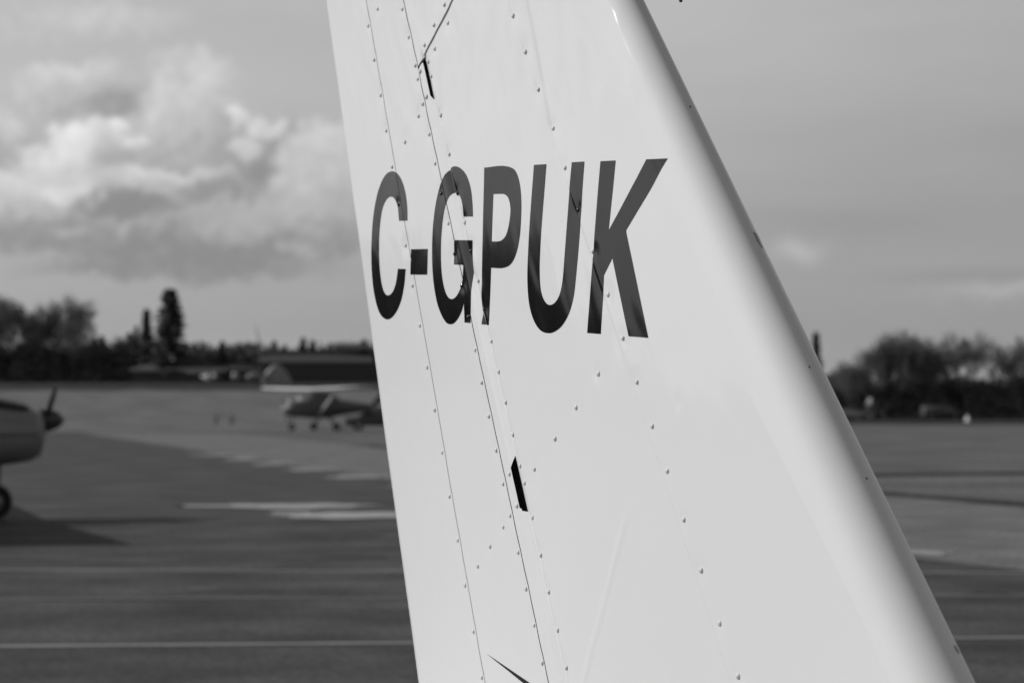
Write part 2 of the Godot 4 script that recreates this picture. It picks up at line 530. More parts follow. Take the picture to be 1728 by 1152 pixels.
func build_ground() -> void:
	var xs := []
	var zs := []
	for i in 81:
		var t := (i - 40) / 40.0
		xs.append(signf(t) * pow(absf(t), 2.6) * 4000.0)
	for i in 121:
		var t := i / 120.0
		zs.append(60.0 - pow(t, 2.2) * 4060.0)
	var rows := []
	for x in xs:
		var r := PackedVector3Array()
		for z in zs: r.append(Vector3(x, ground_y(x, z), z))
		rows.append(r)
	tag(put("ground", sheet(rows), M.grass, self), "mown winter grass of the airfield reaching to the trees", "", "", "structure")
	var apron := ragged([Vector2(-60, 20), Vector2(40, 20), Vector2(9, -2), Vector2(4.8, -19), Vector2(3.8, -21.8), Vector2(-3.4, -49.5), Vector2(-26, -150), Vector2(-90, -150)], 0.35, 1.6)
	tag(put("apron", flat_poly(apron, 0.004), M.asphalt, self), "dark worn asphalt apron under the parked airplanes", "", "", "structure")
	var lane := ragged([Vector2(4.8, -19), Vector2(3.8, -21.8), Vector2(-3.4, -49.5), Vector2(-29, -150), Vector2(-20.2, -150), Vector2(-6, -88), Vector2(6, -36.8), Vector2(7.3, -32.8), Vector2(13, -10), Vector2(9, -4)], 0.3, 1.6)
	tag(put("taxiway", flat_poly(lane, 0.008), M.pale_asphalt, self), "paler taxi lane running away past the apron", "", "", "structure")
	# far parking apron, draped on the rise
	rows = []
	for i in 25:
		var d := 135.0 + i * 5.5
		var r := PackedVector3Array()
		for k in 21:
			var x := lerpf(-0.26 * d, -0.022 * d, k / 20.0)
			r.append(Vector3(x, ground_y(x, -d) + 0.03, -d))
		rows.append(r)
	tag(put("far_apron", sheet(rows), M.far_asphalt, self), "grey parking apron by the hangars", "", "", "structure")
	# rough verges: under the far treelines, and along the taxi lane's far edge
	for side in [[270.0, 352.0, -0.30, -0.005, "rough dark verge between the far apron and the hangars"], [205.0, 318.0, 0.09, 0.30, "rough dark grass strip under the trees right of the fin"]]:
		rows = []
		for i in 15:
			var d := lerpf(side[0], side[1], i / 14.0)
			var r := PackedVector3Array()
			for k2 in 25:
				var x := lerpf(side[2] * d, side[3] * d, k2 / 24.0)
				var dd := d + 6.0 * wob.get_noise_2d(x * 9.0, 40.0) if i == 0 else d
				r.append(Vector3(x, ground_y(x, -dd) + 0.04, -dd))
			rows.append(r)
		tag(put("verge", sheet(rows), M.rough_grass, self), side[4], "", "", "structure")
	var bank := ragged([Vector2(8.4, -31.0), Vector2(7.35, -33.2), Vector2(6.05, -37.2), Vector2(-5.95, -88.4), Vector2(-5.2, -88.6), Vector2(6.6, -37.6), Vector2(7.9, -33.6), Vector2(9.0, -31.4)], 0.25, 1.2)
	tag(put("grass_edge", flat_poly(bank, 0.012), M.rough_grass, self), "dark uncut grass edge along the far side of the taxi lane", "", "", "structure")
	var strip := ragged([Vector2(4.0, -46.0), Vector2(14.0, -50.5), Vector2(14.0, -52.5), Vector2(4.0, -48.0)], 0.4, 1.5)
	tag(put("grass_edge", flat_poly(strip, 0.012), M.rough_grass, self), "short dark strip of uncut grass out on the field right of the fin", "", "", "structure")
	# worn cross lines
	var k := 0
	for s in [[13.55, 14.15, 0.13, -5.0, 5.0], [17.0, 17.3, 0.10, -5.5, 4.6], [20.0, 19.7, 0.14, -6.5, 4.6]]:
		var st := tool()
		var n := 60
		for i in n:
			var x0 := lerpf(s[3], s[4], i / float(n))
			var x1 := lerpf(s[3], s[4], (i + 1) / float(n))
			var w0: float = s[2] * (0.5 + 0.18 * wob.get_noise_2d(x0 * 40.0, k * 90.0))
			var w1: float = s[2] * (0.5 + 0.18 * wob.get_noise_2d(x1 * 40.0, k * 90.0))
			var z0 := -lerpf(s[0], s[1], (x0 + 3.5) / 7.0)
			var z1 := -lerpf(s[0], s[1], (x1 + 3.5) / 7.0)
			st.set_normal(Vector3.UP)
			quad(st, Vector3(x0, 0.0085, z0 - w0), Vector3(x1, 0.0085, z1 - w1), Vector3(x1, 0.0085, z1 + w1), Vector3(x0, 0.0085, z0 + w0))
		tag(put("pavement_line", done(st), M.worn_paint if k != 1 else M.faint_paint, self), ["nearest worn pale line across the apron, below the rudder", "faint middle line across the apron", "farthest of the three pale lines across the apron"][k], "", "", "structure")
		k += 1
	# oil and tyre stains on the apron
	for i in 8:
		var c := Vector2(rng.randf_range(-4.5, 1.0), -rng.randf_range(12.5, 30.0))
		if i > 5: c = Vector2(rng.randf_range(2.4, 4.4), -rng.randf_range(12.5, 20.0))
		tag(put("oil_stain", flat_poly(blob(c, rng.randf_range(0.15, 0.45), rng.randf_range(0.15, 0.45), 20.0 + i), 0.0065), M.stain, self), "dark oil stain soaked into the apron", "", "oil stains on the apron", "structure")
	# pale patches along the lane's near edge
	for i in 9:
		var t := i / 8.0
		var c := Vector2(lerpf(2.6, -9.0, t), lerpf(-25.0, -70.0, t))
		tag(put("gravel_patch", flat_poly(blob(c, 0.45 + 0.25 * rng.randf(), 0.6 + 0.9 * t, i), 0.0125), M.gravel, self), "pale gravel washed along the edge of the taxi lane", "", "gravel patches along the taxi lane", "structure")
	for p in [[-3.35, -33.1, 1.2, 0.75, 1.0, "long narrow puddle lying farther out on the apron"], [-1.95, -30.2, 1.15, 0.75, 4.0, "puddle on the apron just behind the rudder's trailing edge"], [-2.9, -30.9, 0.45, 0.25, 7.0, "smallest puddle, between the two long puddles"], [3.95, -22.3, 0.3, 0.35, 9.0, "small bright puddle right of the fin's leading edge"]]:
		var o := put("puddle", flat_poly(blob(Vector2(p[0], p[1]), p[2], p[3], p[4]), 0.0165), M.water, self)
		tag(o, p[5], "", "", "structure")

# ---------------------------------------------------------------- trees
func limb(st: SurfaceTool, tw: SurfaceTool, a: Vector3, dir: Vector3, len_: float, r: float, depth: int, r0: RandomNumberGenerator) -> void:
	var b := a + dir * len_
	var bend := Vector3(r0.randfn(0, 0.08), 0, r0.randfn(0, 0.08)) * len_
	var mid := a.lerp(b, 0.5) + bend
	if depth <= 1:
		tube(st, [a, mid, b], [r, r * 0.8, r * 0.6], 6, false)
	else:
		tube(tw, [a, b], [r, r * 0.45], 3, false)
	if depth >= 5:
		for i in 5:
			var q := a.lerp(b, r0.randf_range(0.2, 1.0))
			var d2 := (dir + Vector3(r0.randfn(0, 0.7), r0.randfn(0.15, 0.5), r0.randfn(0, 0.7))).normalized()
			var w := Vector3(r0.randfn(0, 1), r0.randfn(0, 1), r0.randfn(0, 1)).normalized().cross(d2) * 0.03
			tri(tw, q - w, q + w, q + d2 * r0.randf_range(0.4, 0.9))
		return
	var n := 3 if depth < 4 else 2
	if depth == 0: n = 5
	for i in n:
		var t := r0.randf_range(0.55, 1.0) if depth else r0.randf_range(0.4, 1.0)
		var spread := 0.62 if depth else 0.7
		var ang := TAU * (i + r0.randf()) / n
		var side := dir.cross(Vector3(cos(ang), 0.3, sin(ang))).normalized()
		var d2 := (dir + side * spread * r0.randf_range(0.6, 1.3) + Vector3.UP * 0.12).normalized()
		limb(st, tw, a.lerp(b, t), d2, len_ * r0.randf_range(0.62, 0.82), r * 0.58, depth + 1, r0)
	if depth: limb(st, tw, b, (dir + Vector3.UP * 0.1).normalized(), len_ * 0.74, r * 0.6, depth + 1, r0)

func bare_tree(sd: int) -> Array:
	# about 10 m tall
	var r0 := RandomNumberGenerator.new()
	r0.seed = sd
	var st := tool()
	var tw := tool()
	st.set_smooth_group(1)
	limb(st, tw, Vector3.ZERO, Vector3(r0.randfn(0, 0.04), 1, r0.randfn(0, 0.04)).normalized(), 3.2, 0.20, 0, r0)
	return [done(st), done(tw), M.bark, M.twig]

func conifer(sd: int, wide: float) -> Array:
	var r0 := RandomNumberGenerator.new()
	r0.seed = sd
	var st := tool()
	st.set_smooth_group(1)
	tube(st, [Vector3.ZERO, Vector3(0.05, 5, 0), Vector3(0, 9.9, 0.05)], [0.22, 0.13, 0.02], 7, false)
	var tw := tool()
	var tiers := 34
	for i in tiers:
		var t := (i + 0.5) / tiers
		var y := 0.9 + t * 9.0
		var reach := wide * (pow(1.0 - t, 0.62) * 0.95 + 0.10) * r0.randf_range(0.7, 1.15)
		var n := 11
		for k in n:
			var a := TAU * (k + r0.randf()) / n
			var out := Vector3(cos(a), r0.randf_range(-0.35, 0.15), sin(a))
			var len_ := reach * r0.randf_range(0.55, 1.1)
			for m in 7:
				var q := Vector3(0, y, 0) + out * len_ * (0.25 + 0.75 * m / 6.0)
				var d := Vector3(r0.randfn(0, 1), r0.randfn(-0.4, 0.5), r0.randfn(0, 1)).normalized() * 0.42
				var w := d.cross(Vector3(r0.randfn(0, 1), 1, r0.randfn(0, 1))).normalized() * 0.17
				tri(tw, q - w - d * 0.4, q + w - d * 0.4, q + d)
	return [done(st), done(tw), M.bark, M.needles]

func bush_clump(sd: int) -> ArrayMesh:
	var r0 := RandomNumberGenerator.new()
	r0.seed = sd
	var tw := tool()
	for i in 700:
		var q := Vector3(r0.randfn(0, 0.9), 0, r0.randfn(0, 0.7))
		q.y = r0.randf() * 4.2 * exp(-q.length_squared() * 0.35) * r0.randf_range(0.6, 1.1)
		var d := Vector3(r0.randfn(0, 0.6), r0.randfn(0.5, 0.5), r0.randfn(0, 0.6)).normalized() * 0.5
		var w := d.cross(Vector3(r0.randfn(0, 1), r0.randfn(0, 1), r0.randfn(0, 1))).normalized() * 0.16
		tri(tw, q - w, q + w, q + d)
	return done(tw)

var kinds := {}
func tree(kind: String, called: String, where: Vector3, high: float, wide: float, label: String, group := "") -> void:
	if not kinds.has(kind):
		var k := int(kind.substr(kind.length() - 1))
		var made: Array
		if kind.begins_with("bare"): made = bare_tree(100 + k)
		elif kind.begins_with("slim"): made = conifer(200 + k, 1.0)
		else: made = conifer(300 + k, 1.75)
		var box_ := (made[1] as ArrayMesh).get_aabb()
		made.append(box_.position.y + box_.size.y)
		kinds[kind] = made
	var m: Array = kinds[kind]
	var o := root_of(called, where, rng.randf() * TAU)
	var s: float = high / m[4]
	put("trunk", m[0], m[2], o)
	put("crown", m[1], m[3], o)
	for c in o.get_children(): c.scale = Vector3(s * wide, s, s * wide)
	tag(o, label, "tree", group)

func wood(called: String, label: String, path: Array, count: int, lo: float, hi: float) -> void:
	var mm := MultiMesh.new()
	mm.transform_format = MultiMesh.TRANSFORM_3D
	mm.mesh = bush_clump(7 + count)
	mm.instance_count = count
	for i in count:
		var t := (i + rng.randf()) / count * (path.size() - 1)
		var a: Vector2 = path[int(t)]
		var b: Vector2 = path[mini(int(t) + 1, path.size() - 1)]
		var q := a.lerp(b, t - int(t)) + Vector2(rng.randfn(0, 1.0), rng.randf_range(-9.0, 3.0))
		var s := rng.randf_range(lo, hi) / 4.2
		var bs := Basis(Vector3.UP, rng.randf() * TAU).scaled(Vector3(s * 1.2, s, s * 1.2))
		mm.set_instance_transform(i, Transform3D(bs, Vector3(q.x, ground_y(q.x, q.y) - 0.2, q.y)))
	var o := MultiMeshInstance3D.new()
	o.name = numbered(called)
	o.multimesh = mm
	o.material_override = M.brush
	add_child(o)
	tag(o, label, "woods", "", "stuff")

func build_trees() -> void:
	var d := 350.0
	wood("thicket", "dark thicket of brush behind the hangars at left", [Vector2(ax(-260, d), -d), Vector2(ax(140, d), -d), Vector2(ax(640, d), -d - 8)], 460, 3.2, 6.4)
	wood("thicket", "dark wood edge beyond the grass right of the fin", [Vector2(ax(1180, 300), -312), Vector2(ax(1480, 300), -304), Vector2(ax(1990, 300), -300)], 420, 3.4, 6.0)
	# left: big bare trees, then conifers and the low line behind the hangars
	var big := "big bare trees at the left edge"
	var nth := ["first", "second", "third", "fourth", "fifth", "sixth", "seventh", "eighth", "ninth", "tenth"]
	var count := 0
	for t in [[-60, 13.0, 1.1], [-8, 14.8, 0.8], [24, 13.4, 0.65], [47, 8.2, 0.7], [73, 13.0, 0.75], [101, 14.6, 0.85], [124, 10.4, 0.7]]:
		tree("bare%d" % (int(t[0] + 60) % 4), "bare_tree", gp(t[0], 345.0 + rng.randf() * 8.0), t[1], t[2], "%s big bare tree from the left, above the airplane nose" % nth[count], big)
		count += 1
	tree("pine0", "conifer", gp(286, 338.0), 14.0, 1.45, "tallest dark conifer standing alone above the left treeline", "")
	tree("slim1", "conifer", gp(246, 344.0), 11.2, 1.25, "thin pointed conifer left of the tallest dark conifer", "")
	tree("slim2", "conifer", gp(229, 347.0), 8.8, 0.9, "short conifer left of the thin pointed conifer", "")
	var px := 140.0
	var k := 0
	while px < 650.0:
		var lump := 5.6 + 1.6 * rng.randf() + (1.0 if px < 230.0 else 0.0)
		var kind := "slim%d" % (1 + k % 2) if k % 3 else "bare%d" % (k % 4)
		tree(kind, "bare_tree" if kind.begins_with("bare") else "conifer", gp(px, 352.0 + rng.randf() * 10.0), lump, 1.5, "low tree of the even treeline behind the hangars", "low trees behind the hangars")
		px += rng.randf_range(11.0, 19.0)
		k += 1
	# right of the fin
	tree("slim1", "conifer", gp(1378, 292.0), 11.2, 1.0, "dark narrow conifer touching the fin's leading edge", "")
	var high := [[1408, 6.6], [1432, 7.8], [1452, 7.0], [1478, 9.8], [1497, 11.4], [1512, 10.6], [1528, 11.9], [1546, 10.8], [1563, 11.2], [1577, 8.2]]
	count = 0
	for t in high:
		tree("bare%d" % (int(t[0]) % 4), "bare_tree", gp(t[0], 298.0 + rng.randf() * 6.0), t[1] * 1.05, 0.62, "bushy bare tree, %s from the fin in the highest clump at right" % nth[count], "bare trees in the highest clump at right")
		count += 1
	tree("bare3", "bare_tree", gp(1632, 300.0), 12.3, 1.0, "round-headed bare tree standing clear above the right treeline", "")
	tree("bare1", "bare_tree", gp(1716, 300.0), 11.4, 1.0, "tall bare tree at the right edge of the view", "")
	px = 1590.0
	while px < 1740.0:
		tree("bare%d" % (k % 3), "bare_tree", gp(px, 303.0 + rng.randf() * 8.0), rng.randf_range(4.8, 6.2), 1.2, "low bare tree in the even right treeline", "low trees in the right treeline")
		px += rng.randf_range(9.0, 16.0)
		k += 1
	# the treeline goes on left of the view; the letters' gloss mirrors it
	for i in 64:
		var deg := lerpf(19.0, 76.0, i / 63.0) + rng.randf_range(-0.3, 0.3)
		var az := deg_to_rad(deg)
		var far := 200.0 + rng.randf_range(-6.0, 6.0)
		var rise := 3.7 + 1.2 * smoothstep(47.0, 52.0, deg) - 3.1 * smoothstep(53.0, 59.0, deg)
		var h := (far * tan(deg_to_rad(rise)) + 1.4) * rng.randf_range(0.85, 1.05)
		var p := Vector3(-sin(az) * far, 0, -cos(az) * far)
		p.y = ground_y(p.x, p.z)
		tree("pine0" if i % 4 else "bare%d" % (i % 3), "conifer" if i % 4 else "bare_tree", p, h, 1.5, "tree of the dense line left of the view", "trees left of the view")
	wood("thicket", "brush under the trees left of the view, mirrored in the letters", [Vector2(-60, -192), Vector2(-142, -142), Vector2(-168, -112), Vector2(-196, -45)], 420, 4.5, 7.0)

# ---------------------------------------------------------------- airplanes and buildings in the distance
func wheel_parts(parent: Node, c: Vector3, r: float, w: float) -> void:
	var ty := put("wheel", lathe([[-w * 0.3, r * 0.5], [-w * 0.5, r * 0.62], [-w * 0.5, r * 0.85], [-w * 0.3, r * 0.97], [0, r], [w * 0.3, r * 0.97], [w * 0.5, r * 0.85], [w * 0.5, r * 0.62], [w * 0.3, r * 0.5]], 2, 28), M.tyre, parent)
	ty.position = c
	put("hub", lathe([[-w * 0.32, 0.001], [-w * 0.32, r * 0.52], [w * 0.32, r * 0.52], [w * 0.32, 0.001]], 2, 20), M.metal, ty)

func propeller(parent: Node, c: Vector3, r: float, angle: float, m: Material) -> void:
	var hub := put("propeller", lathe([[-0.08, 0.001], [-0.08, 0.09], [0.06, 0.09], [0.06, 0.001]], 0, 16), m, parent)
	hub.position = c
	for s in [0, 1]:
		var st := foil([[0.06, 0.03, 0, 0.07, 0.3], [r * 0.35, 0.045, 0, 0.09, 0.16], [r * 0.75, 0.04, 0, 0.08, 0.11], [r, 0.02, 0, 0.04, 0.08]], true)
		var b := put("blade", st, m, hub)
		b.basis = Basis(Vector3.RIGHT, angle + PI * s) * Basis(Vector3.UP, 0.45)

func glass_band(parent: Node, quadpts: Array, called := "window") -> void:
	var st := tool()
	for q in quadpts: quad(st, q[0], q[1], q[2], q[3])
	put(called, done(st), M.pane, parent)

func near_airplane() -> void:
	# low-wing single parked at the left edge, its nose to the right
	var o := root_of("parked_airplane", Vector3(-5.87, 0, -29.4), 0.33)
	tag(o, "pale low-wing airplane with black anti-glare nose, propeller at left edge", "airplane")
	put("fuselage", loft([[-6.6, 1.5, 0.03, 0.10, 2.0], [-4.6, 1.32, 0.26, 0.30, 2.2], [-3.2, 1.22, 0.54, 0.50, 2.5], [-1.6, 1.14, 0.56, 0.50, 2.6], [-0.75, 1.10, 0.52, 0.43, 2.6], [-0.30, 1.09, 0.46, 0.36, 2.5], [-0.16, 1.09, 0.38, 0.29, 2.3], [-0.12, 1.10, 0.26, 0.2, 2.0]]), M.cowl, o)
	put("canopy", loft([[-4.1, 1.50, 0.25, 0.10, 2.0], [-3.3, 1.62, 0.50, 0.38, 2.4], [-2.2, 1.62, 0.52, 0.42, 2.4], [-1.5, 1.50, 0.46, 0.16, 2.0]]), M.pane, o)
	put("anti_glare_panel", loft([[-1.7, 1.53, 0.46, 0.14, 2.4], [-0.8, 1.455, 0.44, 0.115, 2.4], [-0.38, 1.385, 0.37, 0.095, 2.4], [-0.2, 1.33, 0.24, 0.06, 2.0]]), M.black, o)
	put("cheat_line", loft([[-5.0, 1.22, 0.235, 0.06, 2.0], [-3.2, 1.12, 0.556, 0.06, 2.0], [-1.6, 1.08, 0.572, 0.06, 2.0], [-0.75, 1.07, 0.532, 0.06, 2.0], [-0.24, 1.08, 0.46, 0.05, 2.0]]), M.dark_paint, o)
	put("upper_stripe", loft([[-5.0, 1.36, 0.20, 0.05, 2.0], [-3.2, 1.34, 0.535, 0.055, 2.0], [-1.6, 1.31, 0.555, 0.055, 2.0], [-0.75, 1.275, 0.505, 0.05, 2.0], [-0.3, 1.23, 0.45, 0.04, 2.0]]), M.worn_paint, o)
	put("spinner", lathe([[-0.12, 0.15], [-0.02, 0.145], [0.08, 0.115], [0.15, 0.06], [0.18, 0.001]], 0, 24), M.dark_metal, o).position = Vector3(-0.02, 1.26, 0)
	propeller(o, Vector3(-0.07, 1.26, 0), 0.95, 1.13, M.black)
	var wf := foil([[-5.2, -1.5, 1.06, 1.6, 0.12], [-0.4, -1.3, 0.80, 1.8, 0.15], [0.4, -1.3, 0.80, 1.8, 0.15], [5.2, -1.5, 1.06, 1.6, 0.12]])
	put("wing", wf, M.cowl, o)
	put("stabilator", foil([[-1.6, -5.9, 1.5, 0.7, 0.09], [0, -5.7, 1.5, 0.8, 0.1], [1.6, -5.9, 1.5, 0.7, 0.09]]), M.cowl, o)
	put("fin", foil([[1.5, -5.2, 0, 1.3, 0.09], [2.4, -5.9, 0, 0.7, 0.09]], true), M.cowl, o)
	for s in [[-0.72, 0.0, 0.23], [-2.5, 1.55, 0.24], [-2.5, -1.55, 0.24]]:
		wheel_parts(o, Vector3(s[0], s[2], s[1]), s[2], 0.16)
		put("gear_leg", tube_mesh([Vector3(s[0], s[2], s[1] + 0.1), Vector3(s[0] + 0.03, 0.5, s[1] + 0.1), Vector3(s[0] + 0.05, 0.9, s[1])], [0.03, 0.04, 0.05]), M.dark_metal, o)

func far_airplane() -> void:
	# high-wing single broadside, nose to the left
	var d := 146.0
	var o := root_of("parked_airplane", gp(479, d), PI + 0.62)
	o.scale = Vector3.ONE * 1.14
	tag(o, "dark high-wing airplane with a pale wing parked by the hangars", "airplane")
	put("fuselage", loft([[-7.1, 1.35, 0.03, 0.12, 2.0], [-5.5, 1.3, 0.18, 0.22, 2.0], [-3.6, 1.3, 0.45, 0.45, 2.3], [-2.9, 1.42, 0.54, 0.72, 2.8], [-1.9, 1.42, 0.55, 0.74, 2.8], [-1.3, 1.25, 0.54, 0.52, 2.6], [-0.5, 1.2, 0.48, 0.42, 2.4], [-0.15, 1.2, 0.34, 0.28, 2.2]]), M.mid_paint, o)
	put("wing", foil([[-5.4, -1.55, 2.42, 1.1, 0.11], [-2.5, -1.45, 2.34, 1.6, 0.12], [0, -1.45, 2.30, 1.6, 0.12], [2.5, -1.45, 2.34, 1.6, 0.12], [5.4, -1.55, 2.42, 1.1, 0.11]]), M.white_far, o)
	put("stabilizer", foil([[-1.7, -6.3, 1.42, 0.6, 0.09], [0, -6.0, 1.42, 0.95, 0.1], [1.7, -6.3, 1.42, 0.6, 0.09]]), M.white_far, o)
	put("fin", foil([[1.35, -5.6, 0, 1.4, 0.09], [2.5, -6.5, 0, 0.75, 0.09]], true), M.mid_paint, o)
	put("spinner", lathe([[-0.1, 0.17], [0.05, 0.15], [0.22, 0.001]], 0, 18), M.white_far, o).position = Vector3(0, 1.2, 0)
	propeller(o, Vector3(-0.05, 1.2, 0), 0.95, 0.5, M.dark_metal)
	for s in [-1, 1]:
		put("strut", tube_mesh([Vector3(-2.0, 0.95, s * 0.5), Vector3(-2.0, 2.3, s * 2.4)], [0.07, 0.07]), M.white_far, o)
		put("gear_leg", tube_mesh([Vector3(-2.6, 0.8, s * 0.45), Vector3(-2.65, 0.25, s * 1.2)], [0.06, 0.05]), M.dark_metal, o)
		wheel_parts(o, Vector3(-2.65, 0.24, s * 1.25), 0.24, 0.18)
		glass_band(o, [[Vector3(-1.45, 1.55, s * 0.56), Vector3(-1.75, 2.05, s * 0.53), Vector3(-2.4, 2.08, s * 0.54), Vector3(-2.4, 1.55, s * 0.57)]], "door_window")
	put("nose_leg", tube_mesh([Vector3(-0.6, 0.9, 0), Vector3(-0.5, 0.22, 0.1)], [0.05, 0.04]), M.dark_metal, o)
	wheel_parts(o, Vector3(-0.5, 0.2, 0), 0.2, 0.15)
	put("landing_light", lathe([[0, 0.001], [0.02, 0.11], [0.05, 0.10], [0.06, 0.001]], 0, 14), M.white_far, o).position = Vector3(-0.42, 1.62, 0.2)

func car() -> void:
	var o := root_of("parked_car", gp(640, 147.0), PI + 0.1)
	tag(o, "dark car parked behind the rudder's trailing edge beside the high-wing airplane", "car")
	put("body", loft([[-2.2, 0.62, 0.70, 0.22, 3.0], [-2.1, 0.65, 0.82, 0.33, 3.6], [-0.8, 0.66, 0.86, 0.36, 4.0], [0.9, 0.65, 0.86, 0.34, 4.0], [2.0, 0.58, 0.80, 0.27, 3.6], [2.2, 0.52, 0.66, 0.18, 3.0]]), M.dark_paint, o)
	put("cabin", loft([[-2.0, 1.05, 0.66, 0.12, 3.0], [-1.7, 1.2, 0.68, 0.30, 3.4], [0.0, 1.22, 0.68, 0.33, 3.6], [0.5, 1.15, 0.68, 0.24, 3.2], [1.2, 0.98, 0.68, 0.06, 2.6]]), M.dark_paint, o)
	glass_band(o, [[Vector3(1.22, 1.03, -0.6), Vector3(0.52, 1.41, -0.56), Vector3(0.52, 1.41, 0.56), Vector3(1.22, 1.03, 0.6)]], "windshield")
	for s in [-1, 1]:
		glass_band(o, [[Vector3(0.5, 1.03, s * 0.70), Vector3(0.1, 1.40, s * 0.66), Vector3(-1.5, 1.38, s * 0.66), Vector3(-1.7, 1.05, s * 0.70)]], "side_window")
		for x in [-1.35, 1.35]:
			wheel_parts(o, Vector3(x, 0.32, s * 0.78), 0.32, 0.2)
		put("headlight", lathe([[0, 0.001], [0.0, 0.09], [0.05, 0.07], [0.06, 0.001]], 0, 12), M.white_far, o).position = Vector3(2.12, 0.62, s * 0.58)

func hangar(called: String, px: float, d: float, w: float, h: float, deep: float, label: String, roof_m: Material, bays: int) -> void:
	var p := gp(px, d)
	var o := root_of(called, p - Vector3(0, 0.1, 0), -0.08)
	tag(o, label, "hangar")
	put("wall", box_mesh(Vector3(0, h * 0.35, -deep * 0.5), Vector3(w, h * 0.7, deep)), M.hangar_wall, o)
	var st := tool()
	var e := h * 0.7
	for s in [-1, 1]:      # ridge along x
		var z0 := 0.35 if s > 0 else -deep - 0.35
		var a := [Vector3(-w / 2 - 0.3, e, z0), Vector3(w / 2 + 0.3, e, z0), Vector3(w / 2 - 1.2, h, -deep / 2), Vector3(-w / 2 + 1.2, h, -deep / 2)]
		var b := []
		for q in a: b.append(q + Vector3(0, 0.12, 0))
		quad(st, b[0], b[3], b[2], b[1])
		quad(st, a[0], a[1], a[2], a[3])
		for k in 4: quad(st, a[k], b[k], b[(k + 1) % 4], a[(k + 1) % 4])
	var g := [Vector3(-w / 2, e, -deep), Vector3(-w / 2, e, 0), Vector3(-w / 2 + 1.2, h, -deep / 2)]
	tri(st, g[0], g[1], g[2])
	tri(st, g[0] * Vector3(-1, 1, 1), g[2] * Vector3(-1, 1, 1), g[1] * Vector3(-1, 1, 1))
	put("roof", done(st), roof_m, o)
	put("fascia", box_mesh(Vector3(0, e + 0.05, 0.42), Vector3(w + 0.8, h * 0.17 - 0.05, 0.10)), M.fascia, o)
	for i in bays:
		var bw := w / bays
		var x := -w / 2 + bw * (i + 0.5)
		var door := put("door", box_mesh(Vector3(x, h * 0.3, 0.04), Vector3(bw * 0.86, h * 0.6, 0.08)), M.hangar_door, o)
		for k in 3:
			put("rib", box_mesh(Vector3(x + (k - 1) * bw * 0.27, h * 0.3, 0.10), Vector3(0.06, h * 0.6, 0.04)), M.hangar_wall, door)

